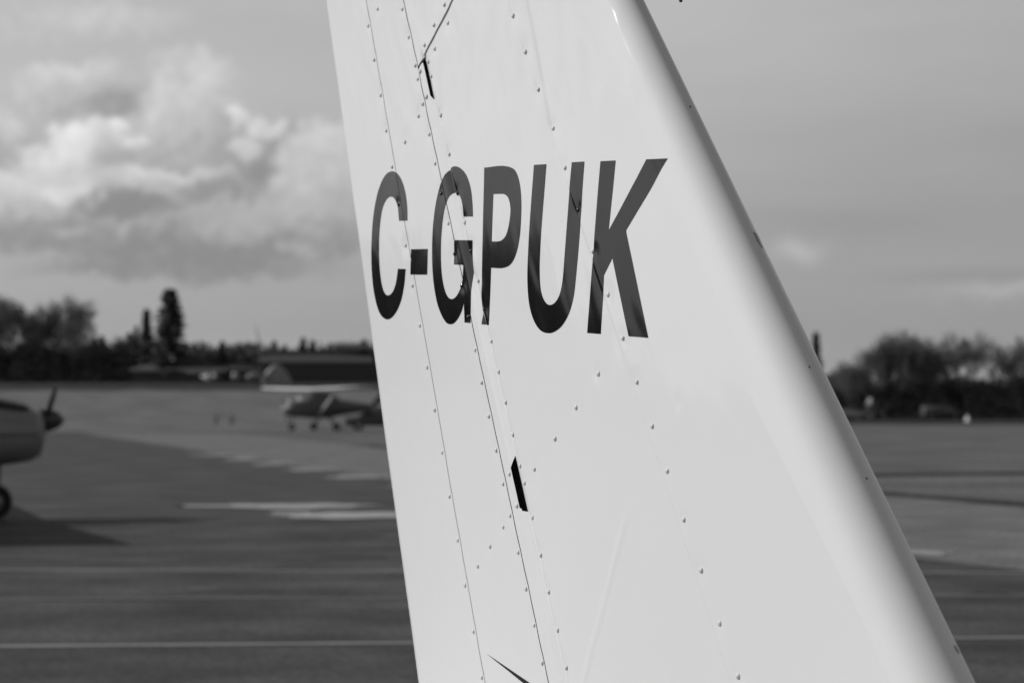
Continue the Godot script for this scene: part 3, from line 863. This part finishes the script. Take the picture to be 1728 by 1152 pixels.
func build_far() -> void:
	far_airplane()
	car()
	hangar("hangar", 534, 330.0, 15.5, 4.9, 12.0, "wide dark hangar with pale fascia and dark hipped roof", M.roof_dark, 4)
	hangar("hangar", 300, 336.0, 13.5, 2.9, 8.0, "long low hangar with a pale roof edge left of the wide hangar", M.hangar_wall, 4)
	hangar("hangar", 390, 340.0, 9.0, 3.1, 7.0, "small hangar between the long low hangar and the wide one", M.roof_dark, 2)
	# rounded fabric shelter in front of the wide hangar
	var o := root_of("fabric_shelter", gp(468, 322.0), 0.2)
	tag(o, "pale rounded fabric shelter in front of the wide hangar", "shelter")
	var arch := []
	for z in [-4.0, 0.0]:
		var r := PackedVector3Array()
		for k in 21:
			var a := PI * k / 20.0
			r.append(Vector3(-2.0 * cos(a) * pow(absf(cos(a)), -0.25) if absf(cos(a)) > 0.01 else 0.0, 0.9 * sin(a) + 1.75 * (1.0 - absf(cos(a))), z))
		arch.append(r)
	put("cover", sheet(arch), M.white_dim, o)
	var face := tool()
	var seam := tool()
	for k in 20:
		tri(face, Vector3(0, 0, 0), arch[1][k], arch[1][k + 1])
	put("front", done(face), M.white_dim, o)
	var rear := tool()
	for k in 20: tri(rear, Vector3(0, 0, -4), arch[0][k + 1], arch[0][k])
	put("rear", done(rear), M.white_dim, o)
	tube(seam, Array(arch[1]), range(21).map(func(_k): return 0.06), 6)
	put("hoop", done(seam), M.fascia, o)
	put("door_flap", box_mesh(Vector3(0, 0.95, 0.02), Vector3(1.5, 1.9, 0.05)), M.fascia, o)
	# small pale things along the hangars
	for t in [[355, 326.0, 0.5, "pale tilted wing of an airplane outside the low hangars"], [397, 326.0, 0.0, "pale light airplane facing out of the small hangar"], [431, 320.0, -0.4, "small pale airplane nose left of the rounded shelter"]]:
		var a := root_of("distant_airplane", gp(t[0], t[1]), -PI / 2 + t[2])
		tag(a, t[3], "airplane")
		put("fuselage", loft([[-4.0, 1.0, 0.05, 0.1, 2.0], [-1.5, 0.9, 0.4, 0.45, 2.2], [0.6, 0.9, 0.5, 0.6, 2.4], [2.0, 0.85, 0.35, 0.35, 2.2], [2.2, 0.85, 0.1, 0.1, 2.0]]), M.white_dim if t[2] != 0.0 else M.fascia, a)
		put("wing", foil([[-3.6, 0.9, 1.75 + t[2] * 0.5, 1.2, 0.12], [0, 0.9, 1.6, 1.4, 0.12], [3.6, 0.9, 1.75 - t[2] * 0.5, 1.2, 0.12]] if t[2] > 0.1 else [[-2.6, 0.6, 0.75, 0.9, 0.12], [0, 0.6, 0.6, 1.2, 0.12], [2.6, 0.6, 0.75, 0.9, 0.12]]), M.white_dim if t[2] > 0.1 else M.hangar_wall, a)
		for s in [-0.8, 0.8]: wheel_parts(a, Vector3(-0.2, 0.2, s), 0.2, 0.15)
		wheel_parts(a, Vector3(1.5, 0.2, 0), 0.2, 0.15)
		for s in [-0.8, 0.8]: put("gear_leg", tube_mesh([Vector3(-0.2, 0.2, s), Vector3(-0.2, 0.8, s * 0.4)], [0.05, 0.05], 6), M.dark_metal, a)
		put("nose_leg", tube_mesh([Vector3(1.5, 0.2, 0.08), Vector3(1.5, 0.7, 0.0)], [0.05, 0.05], 6), M.dark_metal, a)
	# radio mast behind the wide hangar
	var m := root_of("radio_mast", gp(441, 343.0), 0.0)
	tag(m, "thin leaning radio mast above the wide hangar's roof", "mast")
	put("pole", tube_mesh([Vector3.ZERO, Vector3(-0.3, 6.0, 0), Vector3(-0.9, 8.6, 0)], [0.12, 0.10, 0.05]), M.mast, m)
	for k in 3: put("cross_arm", tube_mesh([Vector3(-0.75 - k * 0.06, 7.2 + k * 0.5, -0.35), Vector3(-0.55 - k * 0.06, 7.2 + k * 0.5, 0.35)], [0.03, 0.03], 6), M.mast, m)
	# marker posts on the grass
	for px in [365, 391]:
		var b := root_of("marker_post", gp(px, 168.0 if px == 365 else 166.0))
		tag(b, "dark short marker post, left one of the pair beyond the taxi lane" if px == 365 else "dark short marker post, right one of the pair beyond the taxi lane", "post", "marker posts beyond the taxi lane")
		put("post", tube_mesh([Vector3.ZERO, Vector3(0, 0.55, 0)], [0.10, 0.09], 10), M.dark_paint, b)
		put("cap", lathe([[0.55, 0.13], [0.68, 0.12], [0.72, 0.001]], 1, 12), M.dark_metal, b)
	# right side
	var f := root_of("distant_airplane", gp(1464, 262.0), 2.3)
	tag(f, "pale upright airplane tail standing on the grass right of the fin", "airplane")
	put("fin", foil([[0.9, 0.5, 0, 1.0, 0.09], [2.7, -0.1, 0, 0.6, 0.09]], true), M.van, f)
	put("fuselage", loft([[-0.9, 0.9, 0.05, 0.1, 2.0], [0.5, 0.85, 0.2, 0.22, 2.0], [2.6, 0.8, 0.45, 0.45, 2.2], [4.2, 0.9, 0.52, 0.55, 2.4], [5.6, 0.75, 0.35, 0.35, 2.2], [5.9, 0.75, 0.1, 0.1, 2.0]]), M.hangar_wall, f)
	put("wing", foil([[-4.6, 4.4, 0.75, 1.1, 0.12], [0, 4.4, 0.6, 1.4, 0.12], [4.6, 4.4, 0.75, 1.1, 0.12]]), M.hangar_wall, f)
	for s in [-1.0, 1.0]: wheel_parts(f, Vector3(3.7, 0.22, s), 0.22, 0.15)
	wheel_parts(f, Vector3(5.3, 0.2, 0), 0.2, 0.15)
	for s in [-1.0, 1.0]: put("gear_leg", tube_mesh([Vector3(3.7, 0.22, s), Vector3(3.7, 0.7, s)], [0.05, 0.05], 6), M.dark_metal, f)
	put("nose_leg", tube_mesh([Vector3(5.3, 0.2, 0.08), Vector3(5.3, 0.7, 0.0)], [0.05, 0.05], 6), M.dark_metal, f)
	var sg := root_of("white_marker", gp(1633, 250.0), 0.0)
	tag(sg, "small white runway marker glinting on the grass at right", "marker")
	put("cone", lathe([[0.0, 0.42], [0.04, 0.42], [0.05, 0.33], [0.75, 0.08], [0.78, 0.001]], 1, 18), M.white_far, sg)
	put("foot", box_mesh(Vector3(0, 0.02, 0), Vector3(0.95, 0.04, 0.95)), M.black, sg)
	for t in [[1588, 288.0, "long dim van under the trees right of the fin"]]:
		var v := root_of("parked_van", gp(t[0], t[1]), 0.15)
		tag(v, t[2], "van")
		put("body", loft([[-2.4, 0.95, 0.85, 0.55, 4.0], [-2.3, 1.05, 0.95, 0.75, 5.0], [1.3, 1.05, 0.95, 0.75, 5.0], [1.8, 0.85, 0.92, 0.5, 4.0], [2.5, 0.72, 0.85, 0.33, 4.0]]), M.van, v)
		glass_band(v, [[Vector3(0.2, 1.1, 0.96), Vector3(0.2, 1.6, 0.93), Vector3(1.2, 1.6, 0.93), Vector3(1.5, 1.1, 0.96)]])
		for x in [-1.5, 1.6]:
			for s in [-0.85, 0.85]: wheel_parts(v, Vector3(x, 0.33, s), 0.33, 0.2)

# ---------------------------------------------------------------- the airplane in the foreground
func build_tail() -> void:
	var plane := Node3D.new()
	plane.name = "light_airplane"
	add_child(plane)
	plane.transform = Transform3D(Basis(FWD, UPV, STB), Vector3(-0.01959621, 1.56243525, -4.44156313) - UPV * LIFT)
	tag(plane, "glossy white airplane tail close up, fin and rudder lettered C-GPUK", "airplane")

	var R1 := [-0.625, 0.622, -0.587, 0.546, -0.550, 0.469, -0.514, 0.392, -0.477, 0.315, -0.436, 0.235, -0.394, 0.150, -0.355, 0.068, -0.314, -0.013, -0.273, -0.096, -0.230, -0.180, -0.189, -0.262, -0.147, -0.346, -0.105, -0.428, -0.066, -0.512, -0.022, -0.596, 0.020, -0.678, -0.567, 0.653]
	var R2 := [-0.423, 0.640, -0.388, 0.579, -0.348, 0.518, -0.333, 0.489, -0.303, 0.437, -0.266, 0.374, -0.233, 0.315, -0.199, 0.254, -0.162, 0.195, -0.127, 0.134, -0.090, 0.072, -0.056, 0.012, -0.020, -0.050, 0.014, -0.111, 0.048, -0.173, 0.084, -0.235, 0.118, -0.295, 0.152, -0.351, 0.190, -0.415, 0.226, -0.478, 0.264, -0.539, 0.301, -0.602, 0.338, -0.664, -0.329, 0.414, -0.402, 0.364, 0.120, -0.376, 0.058, -0.420, -0.002, -0.466]
	var R3 := [-0.282, 0.521, -0.265, 0.491, -0.212, 0.410, -0.166, 0.331, -0.122, 0.253, -0.086, 0.196, -0.054, 0.140, -0.016, 0.083, 0.015, 0.029, 0.050, -0.030, 0.085, -0.086, 0.119, -0.142, 0.153, -0.200, 0.186, -0.255, 0.206, -0.285, 0.243, -0.345, 0.281, -0.409, 0.318, -0.471, 0.357, -0.534, 0.395, -0.595, 0.434, -0.660, -0.195, 0.592, -0.252, 0.545, 0.244, -0.256, 0.320, -0.194, 0.395, -0.133, 0.471, -0.069]
	var R4 := [0.092, 0.582, 0.147, 0.511, 0.205, 0.438, 0.263, 0.365, 0.319, 0.292, 0.375, 0.216, 0.434, 0.143, 0.494, 0.069, 0.552, -0.004, 0.604, -0.076, 0.660, -0.146, 0.714, -0.216, 0.772, -0.290, 0.830, -0.365, 0.890, -0.441, 0.950, -0.515, 1.008, -0.590]
	var HORN := [-0.212, 0.630, -0.257, 0.593, -0.300, 0.556]
	var STRIP := [-0.318, 0.504, -0.283, 0.450, 0.145, -0.274, 0.181, -0.330]
	for list in [R1, R2, R3, R4]:
		for i in range(0, list.size(), 2): dimples.append(Vector2(list[i], list[i + 1]))

	# rows of constant v low down, scaled towards the slanted edge above
	var low := []
	var v := VBOT
	while v < 0.44:
		low.append(v)
		v += 0.0065
	var nl := low.size()
	var all := low.duplicate()
	while v < VTOP:
		all.append(v)
		v += 0.0065
	var straight := func(_c: Array, i: int) -> float: return all[i]
	var gap := Vector2(0.0018, 0)
	var fine := Vector2(0.0013, 0)

	# rudder: aft panel wraps round the trailing edge; front panel; balance horn above the slanted gap
	var aft := mirrored(between(KT, KS - fine, 26)) + between(KT, KS - fine, 40)
	var rudder := put("rudder", panel(aft, straight, all.size()), M.paint, plane)
	var fr := between(KS + fine, KH - gap, 34)
	var front := put("rudder_panel", panel(fr, straight, all.size()), M.paint, rudder)
	var front_port := mirrored(between(KS + fine, KH - gap, 12))
	put("rudder_panel", panel(front_port, straight, all.size()), M.paint, rudder)

	# fin: main skin, nose, port side
	var fin_cols := between(KB, KB + Vector2(0.026, 0), 12)
	fin_cols += between(KB + Vector2(0.026, 0), KR, 110, false)
	fin_cols += between(KR, KR + Vector2(0.0016, 0), 3, false)
	fin_cols += between(KR + Vector2(0.0016, 0), Vector2(KL.x - NOSE, KL.y), 84, false)
	var nose := []
	for i in range(1, 72):
		nose.append([KL, 1, PI * i / 72.0])
	var port := mirrored(between(KH + gap, Vector2(KL.x - NOSE, KL.y), 40))
	port.reverse()
	port.reverse()
	var up_rows := 34
	var fin_rows := func(c: Array, i: int) -> float:
		if i < nl: return low[i]
		var k: Vector2 = c[0]
		if c[1] == 1: k = Vector2(KL.x - NOSE + NOSE * sin(c[2]), KL.y)
		return lerpf(low[nl - 1], diag_v(k) - 0.0035, float(i - nl + 1) / up_rows)
	var fin_all: Array = fin_cols + nose + port
	var fin := put("fin", panel(fin_all, fin_rows, nl + up_rows), M.paint, plane)
	# its upper edge is turned in along the gap
	var edge := []
	for c in fin_all:
		var p := col_point(c, fin_rows.call(c, nl + up_rows - 1))
		edge.append(PackedVector3Array([p, p + Vector3(0, -0.003, -signf(p.z) * minf(0.008, absf(p.z) * 0.7))]))
	put("top_edge", sheet(edge), M.paint, fin)

	# fairing strip between hinge line and bead, with its two slots
	var strip_rows := []
	for r in low: strip_rows.append(r)
	while strip_rows[-1] < 0.534: strip_rows.append(strip_rows[-1] + 0.004)
	for cut in [-0.3372, -0.3330, -0.263, -0.239, 0.4440, 0.4525]: strip_rows.append(cut)
	strip_rows.sort()
	var st := tool()
	st.set_smooth_group(0)
	var share := func(vv: float) -> float:      # how much of the strip the slot takes, next to the bead
		if vv < -0.238 and vv > -0.3375:
			if vv > -0.263: return 0.023 * clampf((-0.239 - vv) / 0.024, 0.02, 1.0)
			if vv < -0.333: return 0.0165
			return 0.0225
		if vv > 0.4438:
			return 0.0105 * clampf((vv - 0.442) / 0.010, 0.1, 1.0)
		return 0.012
	var strip_pts := []
	var on_strip := func(u: float, vv: float) -> Vector3:
		var low_v := minf(vv, 0.527 + 0.788 * (u + 0.311) - 0.0045)
		return Vector3(u, low_v + LIFT, W(u, low_v))
	for vv in strip_rows:
		var h := line(KH, vv) + gap.x
		var b := line(KB, vv)
		var m: float = b - share.call(vv)
		var r := []
		for k in 11: r.append(on_strip.call(lerpf(h, m, k / 10.0), vv))
		for k in range(1, 6): r.append(on_strip.call(lerpf(m, b, k / 5.0), vv))
		strip_pts.append(r)
	for i in strip_rows.size() - 1:
		var mid: float = (strip_rows[i] + strip_rows[i + 1]) / 2.0
		var open := (mid < -0.239 and mid > -0.3372) or mid > 0.444
		for k in (10 if open else 15):
			var a: Array = strip_pts[i]
			var b: Array = strip_pts[i + 1]
			tri(st, a[k], b[k], b[k + 1])
			tri(st, a[k], b[k + 1], a[k + 1])
	var strip := put("hinge_fairing", done(st), M.paint, fin)

	# balance horn: the rudder's forward reach above the slanted gap
	var horn_cols: Array = between(KH + gap, KB, 6) + fin_cols.slice(1) + nose + mirrored(between(KH + gap, Vector2(KL.x - NOSE, KL.y), 30))
	var horn_n := 50
	var horn_rows := func(c: Array, i: int) -> float:
		var k: Vector2 = c[0]
		if c[1] == 1: k = Vector2(KL.x - NOSE + NOSE * sin(c[2]), KL.y)
		return lerpf(diag_v(k) + 0.0025, VTOP, float(i) / horn_n)
	var horn := put("balance_horn", panel(horn_cols, horn_rows, horn_n + 1), M.paint, rudder)
	edge = []
	for c in horn_cols:
		var p := col_point(c, horn_rows.call(c, 0))
		edge.append(PackedVector3Array([p + Vector3(0, 0.003, -signf(p.z) * minf(0.008, absf(p.z) * 0.7)), p]))
	put("lower_edge", sheet(edge), M.paint, horn)

	# dark structure inside, seen through gaps and slots
	var core := []
	for i in 41:
		var r := PackedVector3Array()
		for j in 41:
			var vv := lerpf(VBOT, VTOP - 0.01, j / 40.0)
			var u := lerpf(line(KT, vv) + 0.06, line(KL, vv) - 0.05, i / 40.0)
			r.append(Vector3(u, vv + LIFT, maxf(0.001, smooth_w(u, vv) * 0.12 - 0.002)))
		core.append(r)
	put("inner_structure", sheet(core), M.primer, fin)
	put("tip_cap", loft_cap(), M.paint, rudder)

	# registration letters
	var rows: Array = []
	for r in low:
		if r > -0.03 and r < 0.33: rows.append(r)
	var to_lines := func(cs: Array) -> Array: return cs.map(func(c): return c[0])
	var strip_cols := []
	for k in 17: strip_cols.append((KH + gap).lerp(KB, k / 16.0))
	var grids := [
		{"cols": to_lines.call(between(KT, KS - fine, 40)), "rows": rows},
		{"cols": to_lines.call(fr), "rows": rows},
		{"cols": strip_cols, "rows": rows},
		{"cols": to_lines.call(fin_cols) + range(1, 22).map(func(k): return Vector2(KL.x - NOSE + NOSE * sin(PI * k / 72.0), KL.y)), "rows": rows},
	]
	var hole := curve([0.038, 0.249, 0.038, 0.159, 0.064, 0.159, 0.083, 0.162, 0.100, 0.173, 0.110, 0.195, 0.113, 0.220, 0.104, 0.239, 0.089, 0.247, 0.056, 0.249])
	var letters := [
		curve([-0.383, 0.201, -0.386, 0.232, -0.401, 0.266, -0.432, 0.294, -0.471, 0.305, -0.518, 0.297, -0.555, 0.269, -0.586, 0.215, -0.599, 0.150, -0.595, 0.085, -0.575, 0.035, -0.546, 0.004, -0.501, -0.007, -0.457, 0.005, -0.422, 0.031, -0.402, 0.064, -0.392, 0.101, -0.438, 0.101, -0.450, 0.071, -0.469, 0.052, -0.501, 0.044, -0.525, 0.053, -0.543, 0.082, -0.553, 0.144, -0.547, 0.195, -0.530, 0.231, -0.505, 0.248, -0.482, 0.252, -0.459, 0.247, -0.443, 0.232, -0.432, 0.201]),
		curve([-0.362, 0.142, -0.270, 0.143, -0.273, 0.091, -0.366, 0.090]),
		curve([-0.048, 0.207, -0.052, 0.233, -0.063, 0.264, -0.085, 0.289, -0.109, 0.301, -0.136, 0.306, -0.164, 0.301, -0.192, 0.283, -0.218, 0.251, -0.238, 0.204, -0.246, 0.153, -0.244, 0.106, -0.234, 0.067, -0.215, 0.032, -0.188, 0.008, -0.166, -0.003, -0.147, -0.005, -0.127, -0.002, -0.105, 0.009, -0.087, 0.025, -0.078, 0.040, -0.074, 0.001, -0.044, 0.001, -0.046, 0.057, -0.047, 0.161, -0.130, 0.161, -0.130, 0.113, -0.084, 0.113, -0.086, 0.088, -0.094, 0.071, -0.106, 0.058, -0.121, 0.049, -0.138, 0.045, -0.158, 0.048, -0.174, 0.059, -0.186, 0.076, -0.195, 0.100, -0.199, 0.140, -0.196, 0.177, -0.186, 0.211, -0.169, 0.237, -0.154, 0.250, -0.138, 0.255, -0.122, 0.253, -0.105, 0.243, -0.095, 0.226, -0.091, 0.207]),
		curve([-0.004, 0.300, 0.093, 0.300, 0.126, 0.291, 0.146, 0.267, 0.156, 0.234, 0.158, 0.202, 0.154, 0.162, 0.142, 0.135, 0.124, 0.118, 0.096, 0.110, 0.039, 0.109, 0.038, 0.0, 0.002, 0.0]),
		curve([0.201, 0.300, 0.250, 0.300, 0.239, 0.152, 0.240, 0.098, 0.247, 0.070, 0.262, 0.052, 0.282, 0.045, 0.304, 0.050, 0.320, 0.064, 0.328, 0.085, 0.333, 0.142, 0.344, 0.301, 0.391, 0.301, 0.377, 0.093, 0.371, 0.059, 0.357, 0.031, 0.333, 0.009, 0.304, -0.003, 0.283, -0.006, 0.254, -0.003, 0.227, 0.012, 0.205, 0.040, 0.194, 0.079, 0.192, 0.133]),
		curve([0.448, 0.300, 0.500, 0.300, 0.487, 0.179, 0.546, 0.239, 0.575, 0.269, 0.603, 0.299, 0.664, 0.299, 0.641, 0.269, 0.611, 0.239, 0.546, 0.179, 0.636, 0.0, 0.571, 0.0, 0.505, 0.132, 0.478, 0.102, 0.475, 0.0, 0.426, 0.0]),
	]
	for i in 6:
		put("hyphen" if i == 1 else "registration_letter", letter_mesh(letters[i], hole if i == 3 else PackedVector2Array(), grids), M.vinyl, plane)

	# point of the dark stripe at the foot of the rudder
	var stripe_rows: Array = []
	for r in low:
		if r < -0.60: stripe_rows.append(r)
	var sg := [{"cols": grids[1].cols, "rows": stripe_rows}, {"cols": strip_cols, "rows": stripe_rows}, {"cols": grids[3].cols, "rows": stripe_rows}]
	put("stripe", letter_mesh(PackedVector2Array([Vector2(0.042, -0.6285), Vector2(0.10, -0.6335), Vector2(0.247, -0.648), Vector2(0.70, -0.70), Vector2(1.2, -0.76), Vector2(1.2, -0.84), Vector2(0.40, -0.69), Vector2(0.220, -0.654), Vector2(0.13, -0.6405)]), PackedVector2Array(), sg), M.stripe, plane)

	# rivets
	var dome := lathe([[0.0034, 0.0001], [0.0031, 0.0017], [0.0023, 0.0034], [0.0010, 0.0046], [-0.0006, 0.0050]], 1, 14)
	for set_ in [[R1, rudder], [R2, front], [HORN, horn], [STRIP, strip], [R3, fin], [R4, fin]]:
		for i in range(0, set_[0].size(), 2):
			var q := Vector2(set_[0][i], set_[0][i + 1])
			var dark := false
			for k in letters.size():
				if Geometry2D.is_point_in_polygon(q, letters[k]) and not (k == 3 and Geometry2D.is_point_in_polygon(q, hole)): dark = true
			var r := put("rivet", dome, M.vinyl if dark else M.rivet, set_[1])
			var nn := skin_normal(q.x, q.y)
			var xx := Vector3.UP.cross(nn).normalized()
			var big := rng.randf_range(0.92, 1.08)
			nn = (nn + Vector3(rng.randfn(0, 0.03), rng.randfn(0, 0.03), 0)).normalized()
			r.transform = Transform3D(Basis(nn.cross(xx) * -big, nn * rng.randf_range(0.8, 1.1), xx * big), at_uv(q.x, q.y, 0.0004))

	# chips in the leading edge paint
	var chips := [[0.168, 0.012, 0.010, 1.88, 3.0], [-0.41, 0.005, 0.006, 1.92, 8.0]]
	for k in 5: chips.append([-0.45 + 0.22 * k + rng.randf_range(-0.06, 0.06), rng.randf_range(0.0010, 0.0018), rng.randf_range(0.0015, 0.003), rng.randf_range(1.5, 1.9), 10.0 + k])
	for c in chips:
		var stc := tool()
		var ring := blob(Vector2.ZERO, 1.0, 1.0, c[4], 18)
		for k in ring.size():
			var pp := [Vector2.ZERO, ring[(k + 1) % ring.size()], ring[k]]
			for p in pp:
				var vv: float = c[0] + p.y * c[1]
				var a: float = c[3] + p.x * c[2] / 0.09
				var uu := line(KL, vv) - NOSE + NOSE * sin(a)
				var nn := Vector3(sin(a) / NOSE, 0.9 * sin(a) / NOSE, cos(a) / half_max(vv)).normalized()
				stc.set_normal(nn)
				stc.add_vertex(Vector3(uu, vv + LIFT, nose_w(vv, a)) + nn * 0.0006)
		put("paint_chip", stc.commit(), M.stripe, fin)

	# small probe on the leading edge above the frame, its black end hanging into view
	var tip := Vector3(0.5323, 0.5774 + LIFT, -0.05)
	put("probe", tube_mesh([Vector3(0.37, 0.672 + LIFT, -0.02), Vector3(0.47, 0.668 + LIFT, -0.04), Vector3(0.512, 0.625 + LIFT, -0.05), tip + Vector3(-0.008, 0.022, 0)], [0.006, 0.005, 0.004, 0.003]), M.black, plane)
	put("probe_tip", tube_mesh([tip + Vector3(-0.008, 0.022, 0), tip + Vector3(-0.002, 0.006, 0), tip], [0.0036, 0.004, 0.0025]), M.black, plane)

	# the rest of the airplane, out of the frame
	put("fuselage", loft([[-0.62, 0.56, 0.03, 0.10, 2.0], [-0.1, 0.58, 0.11, 0.17, 2.0], [0.8, 0.60, 0.20, 0.22, 2.1], [1.7, 0.66, 0.32, 0.30, 2.3], [2.8, 0.80, 0.46, 0.42, 2.5], [3.7, 1.12, 0.54, 0.74, 2.8], [4.9, 1.14, 0.56, 0.76, 2.8], [5.6, 0.98, 0.54, 0.54, 2.6], [6.5, 0.92, 0.46, 0.42, 2.4], [6.9, 0.92, 0.30, 0.26, 2.2]]), M.paint, plane)
	put("stabilizer", foil([[-1.75, 0.20, 0.60, 0.62, 0.08], [0, 0.45, 0.60, 0.95, 0.09], [1.75, 0.20, 0.60, 0.62, 0.08]]), M.paint, plane)
	put("wing", foil([[-5.4, 5.35, 2.02, 1.1, 0.11], [-2.5, 5.5, 1.96, 1.6, 0.12], [0, 5.5, 1.92, 1.6, 0.12], [2.5, 5.5, 1.96, 1.6, 0.12], [5.4, 5.35, 2.02, 1.1, 0.11]]), M.paint, plane)
	for s in [-1, 1]:
		put("strut", tube_mesh([Vector3(4.9, 0.6, s * 0.5), Vector3(5.0, 1.9, s * 2.4)], [0.03, 0.03]), M.paint, plane)
		put("gear_leg", tube_mesh([Vector3(4.3, 0.62, s * 0.5), Vector3(4.25, 0.52, s * 1.2)], [0.045, 0.035]), M.paint, plane)
		wheel_parts(plane, Vector3(4.25, 0.29 + 0.24, s * 1.27), 0.24, 0.17)
		glass_band(plane, [[Vector3(5.2, 1.25, s * 0.575), Vector3(4.9, 1.75, s * 0.545), Vector3(4.0, 1.75, s * 0.55), Vector3(3.9, 1.25, s * 0.565)]])
	put("nose_leg", tube_mesh([Vector3(6.3, 0.6, 0.0), Vector3(6.4, 0.62, 0.11)], [0.04, 0.03]), M.metal, plane)
	wheel_parts(plane, Vector3(6.4, 0.437 + 0.19, 0), 0.19, 0.14)
	put("spinner", lathe([[-0.1, 0.16], [0.05, 0.15], [0.24, 0.001]], 0, 18), M.paint, plane).position = Vector3(7.0, 0.95, 0)
	propeller(plane, Vector3(6.95, 0.95, 0), 0.5, 0.3, M.dark_metal)

func mirrored(cols: Array) -> Array:
	var out := []
	for c in cols: out.append([c[0], 2, 0.0])
	out.reverse()
	return out

func loft_cap() -> ArrayMesh:
	# closes the top of rudder and horn, above the frame
	var rows := []
	for i in 40:
		var a := i / 39.0
		var u := lerpf(line(KT, VTOP), line(KL, VTOP) - 0.002, a)
		var w := smooth_w(u, VTOP)
		var r := PackedVector3Array()
		for k in 9:
			var t := PI * k / 8.0
			r.append(Vector3(u, VTOP + LIFT + sin(t) * w * 0.8, cos(t) * w))
		rows.append(r)
	return sheet(rows)

# ---------------------------------------------------------------- materials
func build_materials() -> void:
	var p := mat("paint", 0.665, 0.6, 0.3)
	p.clearcoat_enabled = true
	p.clearcoat = 0.75
	p.clearcoat_roughness = 0.05
	p.normal_enabled = true
	var n := noise_tex(31, 0.06, 0.0, 1.0, 512, FastNoiseLite.TYPE_SIMPLEX_SMOOTH, 3)
	n.color_ramp = null
	n.as_normal_map = true
	n.bump_strength = 1.5
	p.normal_texture = n
	p.normal_scale = 0.09
	p.uv1_triplanar = true
	p.uv1_scale = Vector3.ONE * 19.0
	mat("rivet", 0.60, 0.3, 0.35)
	var vy := mat("vinyl", 0.007, 0.10, 0.45)
	vy.clearcoat_enabled = true
	vy.clearcoat = 0.35
	vy.clearcoat_roughness = 0.05
	mat("stripe", 0.02, 0.2)
	mat("primer", 0.20, 0.9, 0.2)
	mat("cowl", 0.20, 0.35)
	mat("black", 0.012, 0.5)
	mat("dark_paint", 0.045, 0.3)
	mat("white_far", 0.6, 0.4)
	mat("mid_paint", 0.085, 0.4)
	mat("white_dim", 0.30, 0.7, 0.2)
	mat("metal", 0.45, 0.4, 0.5, 0.6)
	mat("dark_metal", 0.06, 0.4, 0.5, 0.3)
	mat("tyre", 0.015, 0.85)
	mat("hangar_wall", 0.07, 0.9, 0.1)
	mat("hangar_door", 0.035, 0.7)
	mat("roof_dark", 0.03, 0.9, 0.05)
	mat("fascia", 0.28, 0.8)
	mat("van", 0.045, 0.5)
	mat("mast", 0.2, 0.6)
	mat("bark", 0.08, 0.95)
	mat("twig", 0.15, 0.95)
	mat("needles", 0.08, 0.8)
	mat("brush", 0.095, 0.95)
	mat("worn_paint", 0.20, 0.8)
	mat("faint_paint", 0.15, 0.85)
	mat("stain", 0.075, 0.95, 0.05)
	mat("gravel", 0.23, 0.95)
	rough_ground(mat("grass", 0.235, 0.95, 0.2), 3, 0.5, 0.03, 0.72, 1.0)
	rough_ground(mat("rough_grass", 0.125, 0.95, 0.1), 53, 0.6, 0.06, 0.6, 1.0)
	rough_ground(mat("asphalt", 0.15, 0.85, 0.3), 13, 1.3, 0.11, 0.62, 1.0)
	rough_ground(mat("pale_asphalt", 0.30, 0.85, 0.3), 23, 1.0, 0.12, 0.7, 1.0)
	rough_ground(mat("far_asphalt", 0.30, 0.85, 0.3), 43, 0.2, 0.03, 0.65, 1.0)
	mat("water", 0.03, 0.03)
	var g := mat("pane", 0.05, 0.08)
	g.metallic_specular = 0.6

func _ready() -> void:
	rng.seed = 77
	wob.seed = 4
	wob.frequency = 0.035
	wob.fractal_octaves = 2
	# camera: short telephoto, open aperture, focused on the letters
	var cam := Camera3D.new()
	cam.name = "camera"
	add_child(cam)
	cam.position = EYE
	cam.rotation.x = 0.02928
	var lens := CameraAttributesPhysical.new()
	lens.frustum_focal_length = 118.24
	lens.frustum_focus_distance = 4.12
	lens.exposure_aperture = 8.3
	lens.frustum_near = 0.05
	lens.frustum_far = 9000.0
	cam.attributes = lens
	cam.fov = 16.84
	cam.near = 0.05
	cam.far = 9000.0
	cam.current = true
	# sky, exposure
	var we := WorldEnvironment.new()
	we.name = "world_environment"
	var env := Environment.new()
	env.background_mode = Environment.BG_SKY
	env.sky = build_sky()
	env.tonemap_mode = Environment.TONE_MAPPER_LINEAR
	env.tonemap_exposure = 1.0
	env.sdfgi_enabled = true
	env.ssao_enabled = true
	env.ssil_enabled = true
	we.environment = env
	add_child(we)
	# sun: low, from the left and a little behind the tail
	var sun := DirectionalLight3D.new()
	sun.name = "sun"
	sun.basis = Basis.looking_at(-TO_SUN, Vector3.UP)
	sun.light_energy = 1.0
	sun.light_angular_distance = 0.5
	sun.shadow_enabled = true
	add_child(sun)
	build_materials()
	build_ground()
	build_tail()
	near_airplane()
	build_far()
	build_trees()
